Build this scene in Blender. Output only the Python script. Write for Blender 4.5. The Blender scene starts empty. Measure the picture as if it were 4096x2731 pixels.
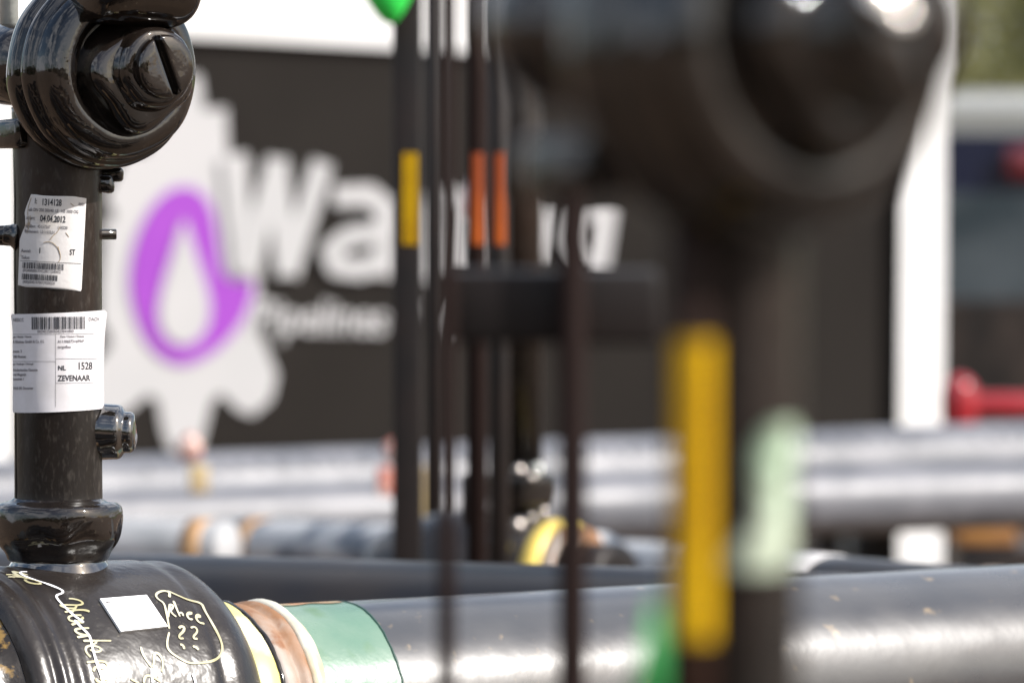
import bpy, bmesh, math, random
from mathutils import Vector, noise
from mathutils.bvhtree import BVHTree
random.seed(7)
sc = bpy.context.scene

# ------------------------------------------------------------------ camera, sky, sun, exposure
CAM_H = 1.45
F = 4096 * 200 / 36.0
PITCH = math.atan((1365.5 - 600) / F)
cam = bpy.data.cameras.new('camera'); camo = bpy.data.objects.new('camera', cam)
sc.collection.objects.link(camo); sc.camera = camo
camo.location = (0, 0, CAM_H); camo.rotation_euler = (math.pi / 2 - PITCH, 0, 0)
cam.lens = 200; cam.sensor_width = 36; cam.clip_start = 0.05; cam.clip_end = 3000
cam.dof.use_dof = True; cam.dof.focus_distance = 5.43; cam.dof.aperture_fstop = 5.0

SUN_EL, SUN_AZ = 39, 66           # azimuth: degrees to the right of straight-behind the camera
el, az = math.radians(SUN_EL), math.radians(SUN_AZ)
sdir = Vector((math.cos(el) * math.sin(az), -math.cos(el) * math.cos(az), math.sin(el)))
sun = bpy.data.lights.new('sun', 'SUN'); suno = bpy.data.objects.new('sun', sun)
sc.collection.objects.link(suno)
sun.energy = 5.0; sun.angle = math.radians(0.53); sun.color = (1.0, 0.965, 0.925)
suno.rotation_euler = (-sdir).to_track_quat('-Z', 'Y').to_euler(); suno.location = (3, -3, 8)
w = bpy.data.worlds.new('World'); sc.world = w; w.use_nodes = True
nt = w.node_tree; nt.nodes.clear()
sky = nt.nodes.new('ShaderNodeTexSky'); sky.sky_type = 'NISHITA'; sky.sun_disc = False
sky.sun_elevation = el; sky.sun_rotation = math.atan2(sdir.x, sdir.y); sky.air_density = 1.2; sky.dust_density = 3.0
bg = nt.nodes.new('ShaderNodeBackground'); bg.inputs[1].default_value = 0.13
wo = nt.nodes.new('ShaderNodeOutputWorld')
tcw = nt.nodes.new('ShaderNodeTexCoord'); mpw = nt.nodes.new('ShaderNodeMapping'); mpw.inputs['Scale'].default_value = (1, 1, 2.2)
cn = nt.nodes.new('ShaderNodeTexNoise'); cn.inputs['Scale'].default_value = 2.6; cn.inputs['Detail'].default_value = 7; cn.inputs['Roughness'].default_value = .55
cr = nt.nodes.new('ShaderNodeMapRange'); cr.inputs[1].default_value = .46; cr.inputs[2].default_value = .62
cm = nt.nodes.new('ShaderNodeMix'); cm.data_type = 'RGBA'; cm.inputs[7].default_value = (8.0, 8.2, 8.8, 1)
nt.links.new(tcw.outputs['Generated'], mpw.inputs[0]); nt.links.new(mpw.outputs[0], cn.inputs[0]); nt.links.new(cn.outputs[0], cr.inputs[0])
nt.links.new(cr.outputs[0], cm.inputs[0]); nt.links.new(sky.outputs[0], cm.inputs[6]); nt.links.new(cm.outputs[2], bg.inputs[0]); nt.links.new(bg.outputs[0], wo.inputs[0])
sc.view_settings.view_transform = 'Standard'; sc.view_settings.look = 'None'
sc.view_settings.exposure = 0.45; sc.view_settings.gamma = 1.0
sc.render.engine = 'CYCLES'
sc.cycles.use_denoising = True
try: sc.cycles.denoiser = 'OPENIMAGEDENOISE'
except Exception: pass
sc.cycles.max_bounces = 8; sc.cycles.sample_clamp_indirect = 12

# ------------------------------------------------------------------ helpers
def P(px, py, d):
    """world point seen at photo pixel (4096 wide) at depth d metres"""
    xc = (px - 2048) / F * d; yc = -(py - 1365.5) / F * d
    c, s = math.cos(PITCH), math.sin(PITCH)
    return Vector((xc, d * c + yc * s, CAM_H - d * s + yc * c))
def mm(px, d): return px / F * d
def empty(name, loc, label, cat, group=None):
    o = bpy.data.objects.new(name, None); sc.collection.objects.link(o)
    o.location = loc; o.empty_display_size = 0.05
    return tag(o, label, cat, group)
def tag(o, label=None, cat=None, group=None, kind=None):
    if label: o['label'] = label
    if cat: o['category'] = cat
    if group: o['group'] = group
    if kind: o['kind'] = kind
    return o
def origin_of(p):
    v = Vector((0, 0, 0))
    while p: v += p.location; p = p.parent
    return v
def obj(name, geo, mat, parent=None, smooth=True, origin=None):
    verts, faces = geo
    o0 = origin_of(parent) if parent else (Vector(origin) if origin else Vector((0, 0, 0)))
    me = bpy.data.meshes.new(name)
    me.from_pydata([tuple(Vector(v) - o0) for v in verts], [], faces)
    bm = bmesh.new(); bm.from_mesh(me)
    bmesh.ops.recalc_face_normals(bm, faces=bm.faces); bm.to_mesh(me); bm.free()
    me.polygons.foreach_set('use_smooth', [smooth] * len(me.polygons))
    me.materials.append(mat)
    o = bpy.data.objects.new(name, me); sc.collection.objects.link(o)
    if parent: o.parent = parent
    else: o.location = o0
    return o
def merge(*gs):
    V, Fc = [], []
    for v, f in gs:
        n = len(V); V += [Vector(a) for a in v]; Fc += [tuple(i + n for i in q) for q in f]
    return V, Fc
def chaikin(pts, it=2, closed=False):
    pts = [tuple(p) for p in pts]
    for _ in range(it):
        out = [] if closed else [pts[0]]
        rng = range(len(pts)) if closed else range(len(pts) - 1)
        for i in rng:
            a, b = pts[i], pts[(i + 1) % len(pts)]
            out.append(tuple(x * .75 + y * .25 for x, y in zip(a, b)))
            out.append(tuple(x * .25 + y * .75 for x, y in zip(a, b)))
        if not closed: out.append(pts[-1])
        pts = out
    return pts
def frame(axis, upv=None):
    a = Vector(axis).normalized()
    h = Vector(upv) if upv else (Vector((0, 0, 1)) if abs(a.z) < .9 else Vector((1, 0, 0)))
    u = h.cross(a).normalized(); v = a.cross(u).normalized()
    return a, u, v
def lathe(prof, origin, axis, n=64, rfun=None, it=2, cap=True):
    """prof: (t, r) along the axis"""
    if it: prof = chaikin(prof, it)
    a, u, v = frame(axis); O = Vector(origin)
    V, Fc = [], []
    for (t, r) in prof:
        for k in range(n):
            ph = 2 * math.pi * k / n
            rr = r * (rfun(t, ph) if rfun else 1)
            V.append(O + a * t + (u * math.cos(ph) + v * math.sin(ph)) * rr)
    for i in range(len(prof) - 1):
        for k in range(n):
            k2 = (k + 1) % n
            Fc.append((i * n + k, i * n + k2, (i + 1) * n + k2, (i + 1) * n + k))
    if cap:
        Fc.append(tuple(range(n - 1, -1, -1))); m = (len(prof) - 1) * n; Fc.append(tuple(range(m, m + n)))
    return V, Fc
def cyl(a, b, r, n=32, r2=None, bev=0.0):
    a, b = Vector(a), Vector(b); L = (b - a).length; r2 = r if r2 is None else r2
    if bev: prof = [(0, r * .2), (0, r - bev), (bev, r), (L - bev, r2), (L, r2 - bev), (L, r2 * .2)]
    else: prof = [(0, r), (L, r2)]
    return lathe(prof, a, b - a, n, it=0)
def tube(pts, r, n=12, it=2):
    pts = [Vector(p) for p in chaikin([tuple(p) for p in pts], it)]
    V, Fc = [], []
    for i, p in enumerate(pts):
        t = (pts[min(i + 1, len(pts) - 1)] - pts[max(i - 1, 0)])
        a, u, v = frame(t)
        for k in range(n):
            ph = 2 * math.pi * k / n
            V.append(p + (u * math.cos(ph) + v * math.sin(ph)) * r)
    for i in range(len(pts) - 1):
        for k in range(n):
            k2 = (k + 1) % n
            Fc.append((i * n + k, i * n + k2, (i + 1) * n + k2, (i + 1) * n + k))
    Fc.append(tuple(range(n))); m = (len(pts) - 1) * n; Fc.append(tuple(range(m, m + n)))
    return V, Fc
def box(c, sx, sy, sz, rotz=0, bev=0.0, ax=None):
    bm = bmesh.new(); bmesh.ops.create_cube(bm, size=1)
    for v in bm.verts: v.co = Vector((v.co.x * sx, v.co.y * sy, v.co.z * sz))
    if bev: bmesh.ops.bevel(bm, geom=list(bm.edges), offset=bev, segments=3, profile=.5, affect='EDGES')
    cs, sn = math.cos(rotz), math.sin(rotz)
    bm.verts.ensure_lookup_table()
    V = []
    for v in bm.verts:
        p = v.co
        if ax: q = ax[0] * p.x + ax[1] * p.y + ax[2] * p.z
        else: q = Vector((p.x * cs - p.y * sn, p.x * sn + p.y * cs, p.z))
        V.append(q + Vector(c))
    Fc = [tuple(v.index for v in f.verts) for f in bm.faces]
    bm.free(); return V, Fc
def lump(geo, amp, scale, seed=0):
    V, Fc = geo
    me = bpy.data.meshes.new('tmp'); me.from_pydata([tuple(v) for v in V], [], Fc)
    bm = bmesh.new(); bm.from_mesh(me); bmesh.ops.recalc_face_normals(bm, faces=bm.faces); bm.normal_update()
    out = [v.co + v.normal * amp * noise.noise(v.co * scale + Vector((seed, seed * 2, 0))) for v in bm.verts]
    bm.free(); bpy.data.meshes.remove(me)
    return out, Fc
def bvh(geo): return BVHTree.FromPolygons([tuple(v) for v in geo[0]], geo[1])
CAMP = Vector((0, 0, CAM_H))
def hit(tree, px, py, off=0.0006, fallback=None):
    dr = (P(px, py, 1) - CAMP).normalized()
    loc, n, i, ds = tree.ray_cast(CAMP, dr)
    if loc is None: return fallback
    if n.dot(dr) > 0: n = -n
    return loc + n * off, n
def ribbon(tree, pts, w, off=0.0008):
    """a paint-marker stroke lying on a surface: pts in photo pixels, w in metres"""
    pts = chaikin(pts, 3); seg = []
    last = None
    for p in pts:
        if last and math.hypot(p[0] - last[0], p[1] - last[1]) < 3: continue
        h = hit(tree, p[0], p[1], off)
        if h: seg.append(h); last = p
    if len(seg) < 2: return [], []
    V, Fc = [], []
    for i, (p, n) in enumerate(seg):
        t = (seg[min(i + 1, len(seg) - 1)][0] - seg[max(i - 1, 0)][0]).normalized()
        s = n.cross(t).normalized()
        ww = w * (0.8 + .3 * noise.noise(p * 60)) * (.55 if i in (0, len(seg) - 1) else 1)
        V += [p - s * ww / 2, p + n * .0003, p + s * ww / 2]
    for i in range(len(seg) - 1):
        for k in (0, 1): Fc.append((i * 3 + k, i * 3 + k + 1, i * 3 + k + 4, i * 3 + k + 3))
    return V, Fc
def text_geo(s, size, bold=0.0, shear=0.0, xs=1.0, align='LEFT'):
    cu = bpy.data.curves.new('t', 'FONT'); cu.body = s; cu.size = size; cu.offset = bold; cu.shear = shear
    cu.align_x = align; cu.resolution_u = 3; cu.fill_mode = 'FRONT'
    to = bpy.data.objects.new('t', cu); sc.collection.objects.link(to)
    dg = bpy.context.evaluated_depsgraph_get(); me = bpy.data.meshes.new_from_object(to.evaluated_get(dg))
    V = [Vector((v.co.x * xs, v.co.y, 0)) for v in me.vertices]; Fc = [tuple(p.vertices) for p in me.polygons]
    bpy.data.objects.remove(to); bpy.data.curves.remove(cu); bpy.data.meshes.remove(me)
    return V, Fc
def print_on(tree, items, off):
    """items: list of (geo in pixel coords) mapped on to the surface"""
    V, Fc = [], []
    for g in items:
        n = len(V); ok = True; vv = []
        for v in g[0]:
            h = hit(tree, v.x, v.y, off)
            if not h: ok = False; break
            vv.append(h[0])
        if ok: V += vv; Fc += [tuple(i + n for i in q) for q in g[1]]
    return V, Fc
def px_text(s, x, y, size, rot=0, bold=0.0, xs=1.0):
    g = text_geo(s, size, bold=bold, xs=xs); c, sn = math.cos(rot), math.sin(rot)
    return [Vector((x + v.x * c + v.y * sn, y + v.x * sn - v.y * c, 0)) for v in g[0]], g[1]
def px_rect(x0, y0, x1, y1, rot=0, ox=0, oy=0):
    c, sn = math.cos(rot), math.sin(rot); q = []
    nx = max(1, int(abs(x1 - x0) / 12)); V, Fc = [], []
    for i in range(nx + 1):
        x = x0 + (x1 - x0) * i / nx
        for y in (y0, y1): V.append(Vector((ox + (x - ox) * c - (y - oy) * sn, oy + (x - ox) * sn + (y - oy) * c, 0)))
    for i in range(nx): Fc.append((2 * i, 2 * i + 1, 2 * i + 3, 2 * i + 2))
    return V, Fc

# ------------------------------------------------------------------ materials
def mat(name, col, rough=.5, metal=0.0, col2=None, nscale=20.0, lo=.4, hi=.6, bump=0.0, bscale=60.0, rvar=0.0,
        coat=0.0, stretch=None, col3=None, n3=120.0, lo3=.6, hi3=.7, bdist=.002, spec=.5, detail=6):
    m = bpy.data.materials.new(name); m.use_nodes = True; n = m.node_tree; L = n.links
    b = n.nodes['Principled BSDF']
    b.inputs['Base Color'].default_value = (*col, 1); b.inputs['Roughness'].default_value = rough
    b.inputs['Metallic'].default_value = metal; b.inputs['Coat Weight'].default_value = coat
    b.inputs['Coat Roughness'].default_value = .06; b.inputs['Specular IOR Level'].default_value = spec
    tc = n.nodes.new('ShaderNodeTexCoord'); mp = n.nodes.new('ShaderNodeMapping')
    L.new(tc.outputs['Object'], mp.inputs[0])
    if stretch: mp.inputs['Scale'].default_value = stretch
    def nz(s, lo, hi):
        x = n.nodes.new('ShaderNodeTexNoise'); x.inputs['Scale'].default_value = s; x.inputs['Detail'].default_value = detail
        L.new(mp.outputs[0], x.inputs[0])
        r = n.nodes.new('ShaderNodeMapRange'); r.inputs[1].default_value = lo; r.inputs[2].default_value = hi
        L.new(x.outputs[0], r.inputs[0]); return r.outputs[0]
    cs = None
    if col2:
        mx = n.nodes.new('ShaderNodeMix'); mx.data_type = 'RGBA'
        L.new(nz(nscale, lo, hi), mx.inputs[0]); mx.inputs[6].default_value = (*col, 1); mx.inputs[7].default_value = (*col2, 1)
        cs = mx.outputs[2]
    if col3:
        m2 = n.nodes.new('ShaderNodeMix'); m2.data_type = 'RGBA'
        L.new(nz(n3, lo3, hi3), m2.inputs[0])
        if cs: L.new(cs, m2.inputs[6])
        else: m2.inputs[6].default_value = (*col, 1)
        m2.inputs[7].default_value = (*col3, 1); cs = m2.outputs[2]
    if cs: L.new(cs, b.inputs['Base Color'])
    if rvar:
        r = n.nodes.new('ShaderNodeMapRange'); r.inputs[3].default_value = max(.02, rough - rvar); r.inputs[4].default_value = rough + rvar
        L.new(nz(nscale * 1.7, .35, .65), r.inputs[0]); L.new(r.outputs[0], b.inputs['Roughness'])
    if bump:
        x = n.nodes.new('ShaderNodeTexNoise'); x.inputs['Scale'].default_value = bscale; x.inputs['Detail'].default_value = 3
        L.new(mp.outputs[0], x.inputs[0])
        bp = n.nodes.new('ShaderNodeBump'); bp.inputs['Strength'].default_value = bump; bp.inputs['Distance'].default_value = bdist
        L.new(x.outputs[0], bp.inputs['Height']); L.new(bp.outputs[0], b.inputs['Normal'])
    return m
M = {}
M['coat'] = mat('black_coating', (.0045, .0036, .0032), .075, col2=(.011, .008, .0065), nscale=14, rvar=.035, bump=.5, bscale=42, bdist=.0016,
                col3=(.05, .042, .032), n3=190, lo3=.62, hi3=.80, spec=.75)
M['body'] = mat('black_body_coating', (.014, .0115, .011), .32, col2=(.023, .019, .017), nscale=7, rvar=.10, bump=.85, bscale=40, bdist=.0022,
                col3=(.09, .08, .06), n3=240, lo3=.64, hi3=.80, spec=.34)
M['stem'] = mat('worn_black_tube', (.010, .008, .007), .30, col2=(.028, .016, .011), nscale=9, lo=.45, hi=.7, rvar=.12, bump=.35, bscale=120, bdist=.0008,
                stretch=(1, 1, .35), col3=(.055, .048, .042), n3=260, lo3=.52, hi3=.95, spec=.3)
M['groove'] = mat('weathered_groove', (.012, .009, .007), .25, col2=(.18, .11, .03), nscale=38, lo=.56, hi=.60, bump=.6, bscale=60)
M['pipe'] = mat('black_coated_pipe', (.029, .030, .034), .34, col2=(.048, .047, .048), nscale=5, rvar=.09, bump=.3, bscale=30, bdist=.0018, spec=.8,
                col3=(.20, .15, .09), n3=38, lo3=.64, hi3=.74)
M['pipe2'] = mat('black_pipe_smooth', (.010, .010, .012), .34, col2=(.02, .016, .014), nscale=4, rvar=.05, spec=.35)
M['grey'] = mat('pale_grey_wrapped_pipe', (.095, .10, .115), .46, col2=(.155, .158, .175), nscale=6, lo=.4, hi=.6, rvar=.05, spec=.5)
M['greyd'] = mat('scuffed_grey_pipe', (.09, .11, .14), .35, col2=(.42, .43, .44), nscale=9, lo=.48, hi=.56, rvar=.08)
M['dark'] = mat('dark_paint', (.012, .010, .009), .32, col2=(.032, .024, .02), nscale=10)
M['darkgloss'] = mat('dark_gloss_paint', (.009, .008, .008), .10, col2=(.016, .013, .011), nscale=20, spec=.6)
M['brown'] = mat('brown_primer', (.014, .0075, .006), .6, col2=(.026, .012, .008), nscale=12, spec=.15)
M['yellow'] = mat('yellow_strip', (.50, .295, .001), .6, col2=(.43, .24, .001), nscale=30, spec=.1)
M['orange'] = mat('orange_strip', (.24, .052, .018), .6, col2=(.36, .08, .015), nscale=12, spec=.1)
M['rod'] = mat('matt_dark_brown', (.012, .0065, .0055), .75, spec=.08)
M['matt'] = mat('matt_black_post', (.0075, .006, .0058), .5, col2=(.012, .008, .007), nscale=9, spec=.25)
M['whitish'] = mat('whitish_wrap', (.42, .42, .43), .4, col2=(.28, .29, .30), nscale=10, rvar=.06, spec=.4)
M['tick'] = mat('dark_print', (.03, .02, .005), .5)
M['white'] = mat('white_paint', (.80, .80, .80), .4, col2=(.76, .76, .75), nscale=3)
M['panel'] = mat('dark_panel', (.013, .0108, .0092), .7, col2=(.016, .0135, .0115), nscale=2, spec=.12)
M['sign'] = mat('sign_white', (.445, .44, .445), .5, col2=(.415, .415, .42), nscale=4)
M['purple'] = mat('sign_purple', (.27, .055, .40), .5, col2=(.29, .062, .42), spec=.2, nscale=5)
M['paper'] = mat('paper', (.60, .58, .60), .55, col2=(.56, .54, .55), nscale=60, bump=.25, bscale=40, bdist=.0008)
M['paper_worn'] = mat('stained_paper', (.56, .54, .53), .5, col2=(.48, .40, .29), nscale=16, lo=.50, hi=.78, bump=.6, bscale=70, bdist=.0012, col3=(.22, .14, .07), n3=45, lo3=.66, hi3=.74)
M['ink'] = mat('ink', (.025, .025, .03), .6)
M['inkgrey'] = mat('faded_ink', (.16, .15, .16), .6)
M['plate'] = mat('white_plate', (.86, .86, .86), .3)
M['marker'] = mat('paint_marker', (.34, .31, .17), .5, col2=(.50, .48, .36), nscale=25)
M['markerw'] = mat('white_paint_marker', (.8, .8, .82), .4)
M['pale_yellow'] = mat('pale_yellow_band', (.60, .55, .20), .4, col2=(.80, .78, .60), nscale=9, lo=.5, hi=.65)
M['rust'] = mat('rusty_steel', (.24, .12, .055), .6, col2=(.36, .33, .30), nscale=11, lo=.45, hi=.62, stretch=(1, 1, .4), col3=(.20, .09, .04), n3=40, lo3=.58, hi3=.7, bump=.4)
M['cream'] = mat('cream_sealant', (.55, .53, .45), .4, col2=(.45, .36, .22), nscale=14, lo=.55, hi=.7, col3=(.10, .08, .05), n3=35, lo3=.68, hi3=.72, bump=.4)
M['green'] = mat('pale_green_coating', (.105, .195, .145), .3, col2=(.155, .235, .18), nscale=10, rvar=.06, bump=.5, bscale=90, bdist=.001, col3=(.10, .18, .10), n3=18, lo3=.62, hi3=.74)
M['rustskin'] = mat('rust_stain', (.40, .20, .10), .6, col2=(.30, .30, .20), nscale=30)
M['brightgreen'] = mat('bright_green_plastic', (.03, .60, .08), .35, col2=(.02, .45, .06), nscale=8)
M['mint'] = mat('mint_plastic', (.33, .46, .32), .42, col2=(.47, .54, .42), nscale=16, lo=.35, hi=.6, bump=.6, bscale=40, bdist=.006)
M['beige'] = mat('beige_strap', (.36, .28, .17), .5, col2=(.42, .32, .14), nscale=9)
M['tan'] = mat('orange_tan_tape', (.34, .17, .06), .5, col2=(.45, .28, .14), nscale=10)
M['red'] = mat('red_gloss', (.26, .014, .02), .25)
M['pinkred'] = mat('red_white_plastic', (.34, .09, .06), .22, col2=(.62, .45, .40), nscale=26, lo=.5, hi=.56)
M['steel'] = mat('galvanised_steel', (.62, .64, .60), .4, metal=.15, col2=(.40, .42, .40), nscale=25, bump=.3)
M['sand'] = mat('sandy_ground', (.15, .097, .060), .9, col2=(.095, .062, .04), nscale=2.0, lo=.35, hi=.65, bump=.6, bscale=14, bdist=.03)
M['grass'] = mat('rough_grass', (.13, .13, .055), .9, col2=(.085, .12, .03), nscale=.35, lo=.4, hi=.6, bump=.8, bscale=6, bdist=.1)
M['leaf'] = mat('leaves', (.12, .125, .030), .6, col2=(.19, .175, .06), nscale=1.5)
M['bark'] = mat('bark', (.09, .06, .04), .8)
M['wood'] = mat('rough_timber', (.28, .18, .10), .75, col2=(.20, .12, .065), nscale=8, stretch=(1, 1, 6), bump=.4)
M['navy'] = mat('navy_car_paint', (.010, .013, .032), .2, coat=.6)
M['carwhite'] = mat('white_car_paint', (.23, .235, .22), .25, coat=.5)
M['glass'] = mat('tinted_glass', (.03, .042, .05), .12, col2=(.07, .085, .095), nscale=3, spec=.8)
M['tyre'] = mat('tyre_rubber', (.018, .018, .018), .8)
M['lamp'] = mat('red_lamp_lens', (.12, .012, .018), .15, coat=.8)
M['orangewood'] = mat('orange_board', (.42, .20, .05), .6, col2=(.30, .14, .05), nscale=6)

M['coat_bright'] = mat('black_coating_extra_gloss', (.005, .0045, .0042), .06, col2=(.012, .010, .009), nscale=18, rvar=.03, bump=.4, bscale=50, bdist=.0014, col3=(.05, .042, .032), n3=190, lo3=.62, hi3=.80, spec=.9)  # the coating again, extra gloss standing in for a brighter sky reflection
b_ = M['coat_bright'].node_tree.nodes['Principled BSDF']
b_.inputs['Coat Weight'].default_value = 1; b_.inputs['Coat Roughness'].default_value = .05; b_.inputs['Coat IOR'].default_value = 1.75
for k_ in ('pipe', 'pipe2', 'body'):
    b_ = M[k_].node_tree.nodes['Principled BSDF']
    b_.inputs['Coat Weight'].default_value = {'pipe': .6, 'pipe2': .06, 'body': .22}[k_]; b_.inputs['Coat Roughness'].default_value = .22; b_.inputs['Coat IOR'].default_value = 1.5
M['glint_dim'] = mat('dim_glint_steel', (.34, .31, .29), .2, metal=1.0)  # steel of the domes added for sun glints
M['glint'] = mat('glint_steel', (.75, .72, .68), .17, metal=1.0)
def glint_dome(px, py, d, R_, ap, root, name='glint_bolt', m=None):
    """added sun glint: polished domed bolt head aimed between sun and camera"""
    c = P(px, py, d); n = (sdir + (CAMP - c).normalized()).normalized()
    prof = [(-.012, ap * .95), (-.0015, ap)]
    for k in range(7):
        a = math.asin(min(1, ap / R_)) * (1 - k / 6.3); prof.append((R_ * math.cos(a) - R_ * math.cos(math.asin(min(1, ap / R_))), R_ * math.sin(a)))
    obj(name, lathe(prof, c, n, 32, it=1), m or M['glint'], root)

# ------------------------------------------------------------------ setting
def sheet(x0, x1, y0, y1, z, nx, ny, amp=0, sc_=1, dens=None):
    V, Fc = [], []
    for j in range(ny + 1):
        for i in range(nx + 1):
            x = x0 + (x1 - x0) * i / nx; y = y0 + (y1 - y0) * j / ny
            V.append(Vector((x, y, z + amp * noise.noise(Vector((x * sc_, y * sc_, 0))))))
    for j in range(ny):
        for i in range(nx): Fc.append((j * (nx + 1) + i, j * (nx + 1) + i + 1, (j + 1) * (nx + 1) + i + 1, (j + 1) * (nx + 1) + i))
    return V, Fc
tag(obj('ground', sheet(-1500, 1500, -300, 2500, 0, 30, 30), M['sand']), kind='structure')
tag(obj('grass_field', sheet(-300, 300, 30, 400, .012, 200, 120, .01, .4), M['grass']), kind='structure')

# ------------------------------------------------------------------ the ball-valve operator head, used three times
def head(root, O, beta, s=1.0, seed=0, nub=True, hub_len=.16, coat=None):
    coat = coat or M['coat']
    f = Vector((math.sin(beta), -math.cos(beta), 0)); u = Vector((math.cos(beta), math.sin(beta), 0)); up = Vector((0, 0, 1))
    def q(t, a, b): return O + (f * t + u * a + up * b) * s
    # stepped flange and cover
    prof = [(-.012, .030), (-.012, .078), (-.004, .092), (.006, .0955), (.017, .0955), (.021, .089), (.024, .0885), (.027, .0935), (.036, .094), (.041, .090),
            (.043, .0855), (.050, .085), (.060, .083), (.0665, .077), (.070, .068), (.069, .060), (.064, .055), (.060, .050), (.060, .02), (.060, .002)]
    g = lump(lathe([(t * s, r * s) for t, r in prof], O, f, 128, it=2), .0016 * s, 24 / s, seed)
    obj('gearbox_cover', g, coat, root)
    # lobed raised plate
    def ring(cx, cy, rr, t, lob=.10, n=72, rot=.5):
        return [q(t, cx + rr * (1 + lob * math.cos(4 * (k * 2 * math.pi / n) + rot)) * math.cos(k * 2 * math.pi / n),
                  cy + rr * (1 + lob * math.cos(4 * (k * 2 * math.pi / n) + rot)) * math.sin(k * 2 * math.pi / n)) for k in range(n)]
    def stack(rings):
        n = len(rings[0]); V = [v for r in rings for v in r]; Fc = []
        for i in range(len(rings) - 1):
            for k in range(n): Fc.append((i * n + k, i * n + (k + 1) % n, (i + 1) * n + (k + 1) % n, (i + 1) * n + k))
        Fc.append(tuple(range(n))); Fc.append(tuple(range((len(rings) - 1) * n, len(rings) * n)))
        return V, Fc
    rings = [ring(.010, -.004, r, t, l) for r, t, l in ((.062, .060, .03), (.055, .064, .07), (.052, .074, .10), (.0505, .082, .10), (.047, .086, .09), (.042, .0875, .05), (.03, .088, 0))]
    obj('cover_plate', lump(stack(rings), .003 * s, 34 / s, seed + 3), coat, root)
    rings = [ring(.015, .002, r, t, 0) for r, t in ((.045, .084), (.0415, .088), (.0395, .094), (.0385, .099), (.036, .102), (.032, .1035), (.02, .1035))]
    boss = obj('boss', lump(stack(rings), .0012 * s, 50 / s, seed + 5), coat, root)
    # slotted plug: two D-shaped halves with a slot between
    ang = math.radians(22); R = .0305; gap = .0042
    for sgn in (-1, 1):
        pts = []
        a0 = math.acos(gap / R)
        for k in range(25):
            a = -a0 + 2 * a0 * k / 24; pts.append((sgn * R * math.cos(a), R * math.sin(a)))
        cxm = sgn * (gap + .009)
        rs = []
        h0, h1 = (.098, .1135) if sgn > 0 else (.098, .1155)
        dense = []
        for i in range(len(pts)):
            a, b = pts[i], pts[(i + 1) % len(pts)]
            m_ = 8 if i == len(pts) - 1 else 2
            for j in range(m_): dense.append((a[0] + (b[0] - a[0]) * j / m_, a[1] + (b[1] - a[1]) * j / m_))
        for scl, h in ((1, h0), (1, h1 - .005), (.985, h1 - .0028), (.95, h1 - .001), (.88, h1), (.5, h1 + .0004), (.05, h1 + .0005)):
            rg = []
            for (x, y) in dense:
                xx, yy = cxm + (x - cxm) * scl, y * scl
                X = xx * math.cos(ang) + yy * -math.sin(ang); Y = xx * math.sin(ang) + yy * math.cos(ang)
                rg.append(q(h, .0165 + X, .003 + Y))
            rs.append(rg)
        obj('plug_half', stack(rs), coat, boss)
    # worm-shaft housing lying across the top, and its neck
    pw = [(-.066, .004), (-.066, .020), (-.060, .038), (-.050, .045), (.024, .0462), (.040, .0455), (.050, .036), (.053, .02), (.053, .002)]
    g1 = lathe([(t * s, r * s) for t, r in pw], q(.080, .008, .0868), u, 72, it=2)
    g2 = lathe([(0, .034 * s), (.015 * s, .030 * s), (.035 * s, .028 * s), (.05 * s, .036 * s)], q(.066, .006, .048), up, 48, it=2)
    obj('worm_housing', lump(merge(g1, g2), .0022 * s, 30 / s, seed + 9), coat, root)
    # rear hub with ribs
    ph = [(0, .03), (.0, .044), (.006, .040), (.012, .034), (.02, .0335), (.024, .038), (.032, .038), (.036, .033), (.05, .033), (.055, .041), (.068, .042), (.073, .034), (.09, .033), (.1, .04), (hub_len, .041), (hub_len + .006, .03)]
    obj('hub', lump(lathe([(t * s, r * s) for t, r in ph], q(-.008, 0, .008), -f, 64, it=1), .003 * s, 30 / s, seed + 11), coat, root)
    obj('bracket', lump(box(q(-.045, -.01, -.060), .12 * s, .05 * s, .028 * s, beta, .006 * s), .003 * s, 40 / s, seed + 2), coat, root)
    return q

# ------------------------------------------------------------------ 1. the sharp valve on the left
TH = math.radians(35); AX = Vector((math.cos(TH), math.sin(TH), 0))
D0 = 5.5
S0 = P(232, 1200, D0)
Cz = P(550, 2234, D0 + .065).z - .164
C = Vector((S0.x, S0.y, Cz))
valve = empty('gas_valve', (C.x, C.y, Cz - .18), 'sharp glossy black ball valve with two paper labels, joined to the green banded pipe', 'valve', 'coated pipeline valves standing in the yard')
def body_lobe(t, ph): return 1 + .006 * math.sin(3 * ph + t * 40)
bprof = [(-.62, .11), (-.60, .112), (-.34, .112), (-.26, .122), (-.20, .142), (-.165, .151), (-.150, .150)]
gprof = [(-.150, .150), (-.148, .139), (-.130, .139), (-.112, .146)]
mprof = [(-.112, .146), (-.106, .158), (-.094, .1605), (-.088, .1575), (-.080, .1635), (-.072, .1600), (-.062, .1640), (-.052, .1615), (-.040, .1640), (0, .1642), (.04, .1642), (.072, .1640),
         (.086, .1640), (.093, .1612), (.100, .1615), (.110, .1625), (.122, .1600), (.137, .1500), (.149, .138), (.156, .128), (.159, .112)]
body_l = lump(lathe(bprof, C, AX, 160, it=1, cap=False), .002, 14, 1)
body_g = lump(lathe(gprof, C, AX, 160, it=1, cap=False), .0025, 30, 2)
body_m = lump(lathe(mprof, C, AX, 200, it=2, cap=False), .0018, 13, 3)
vb = obj('valve_body', body_m, M['body'], valve)
obj('body_shoulder', body_l, M['body'], valve)
obj('body_groove', body_g, M['groove'], valve)
tree_b = bvh(body_m)
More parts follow.
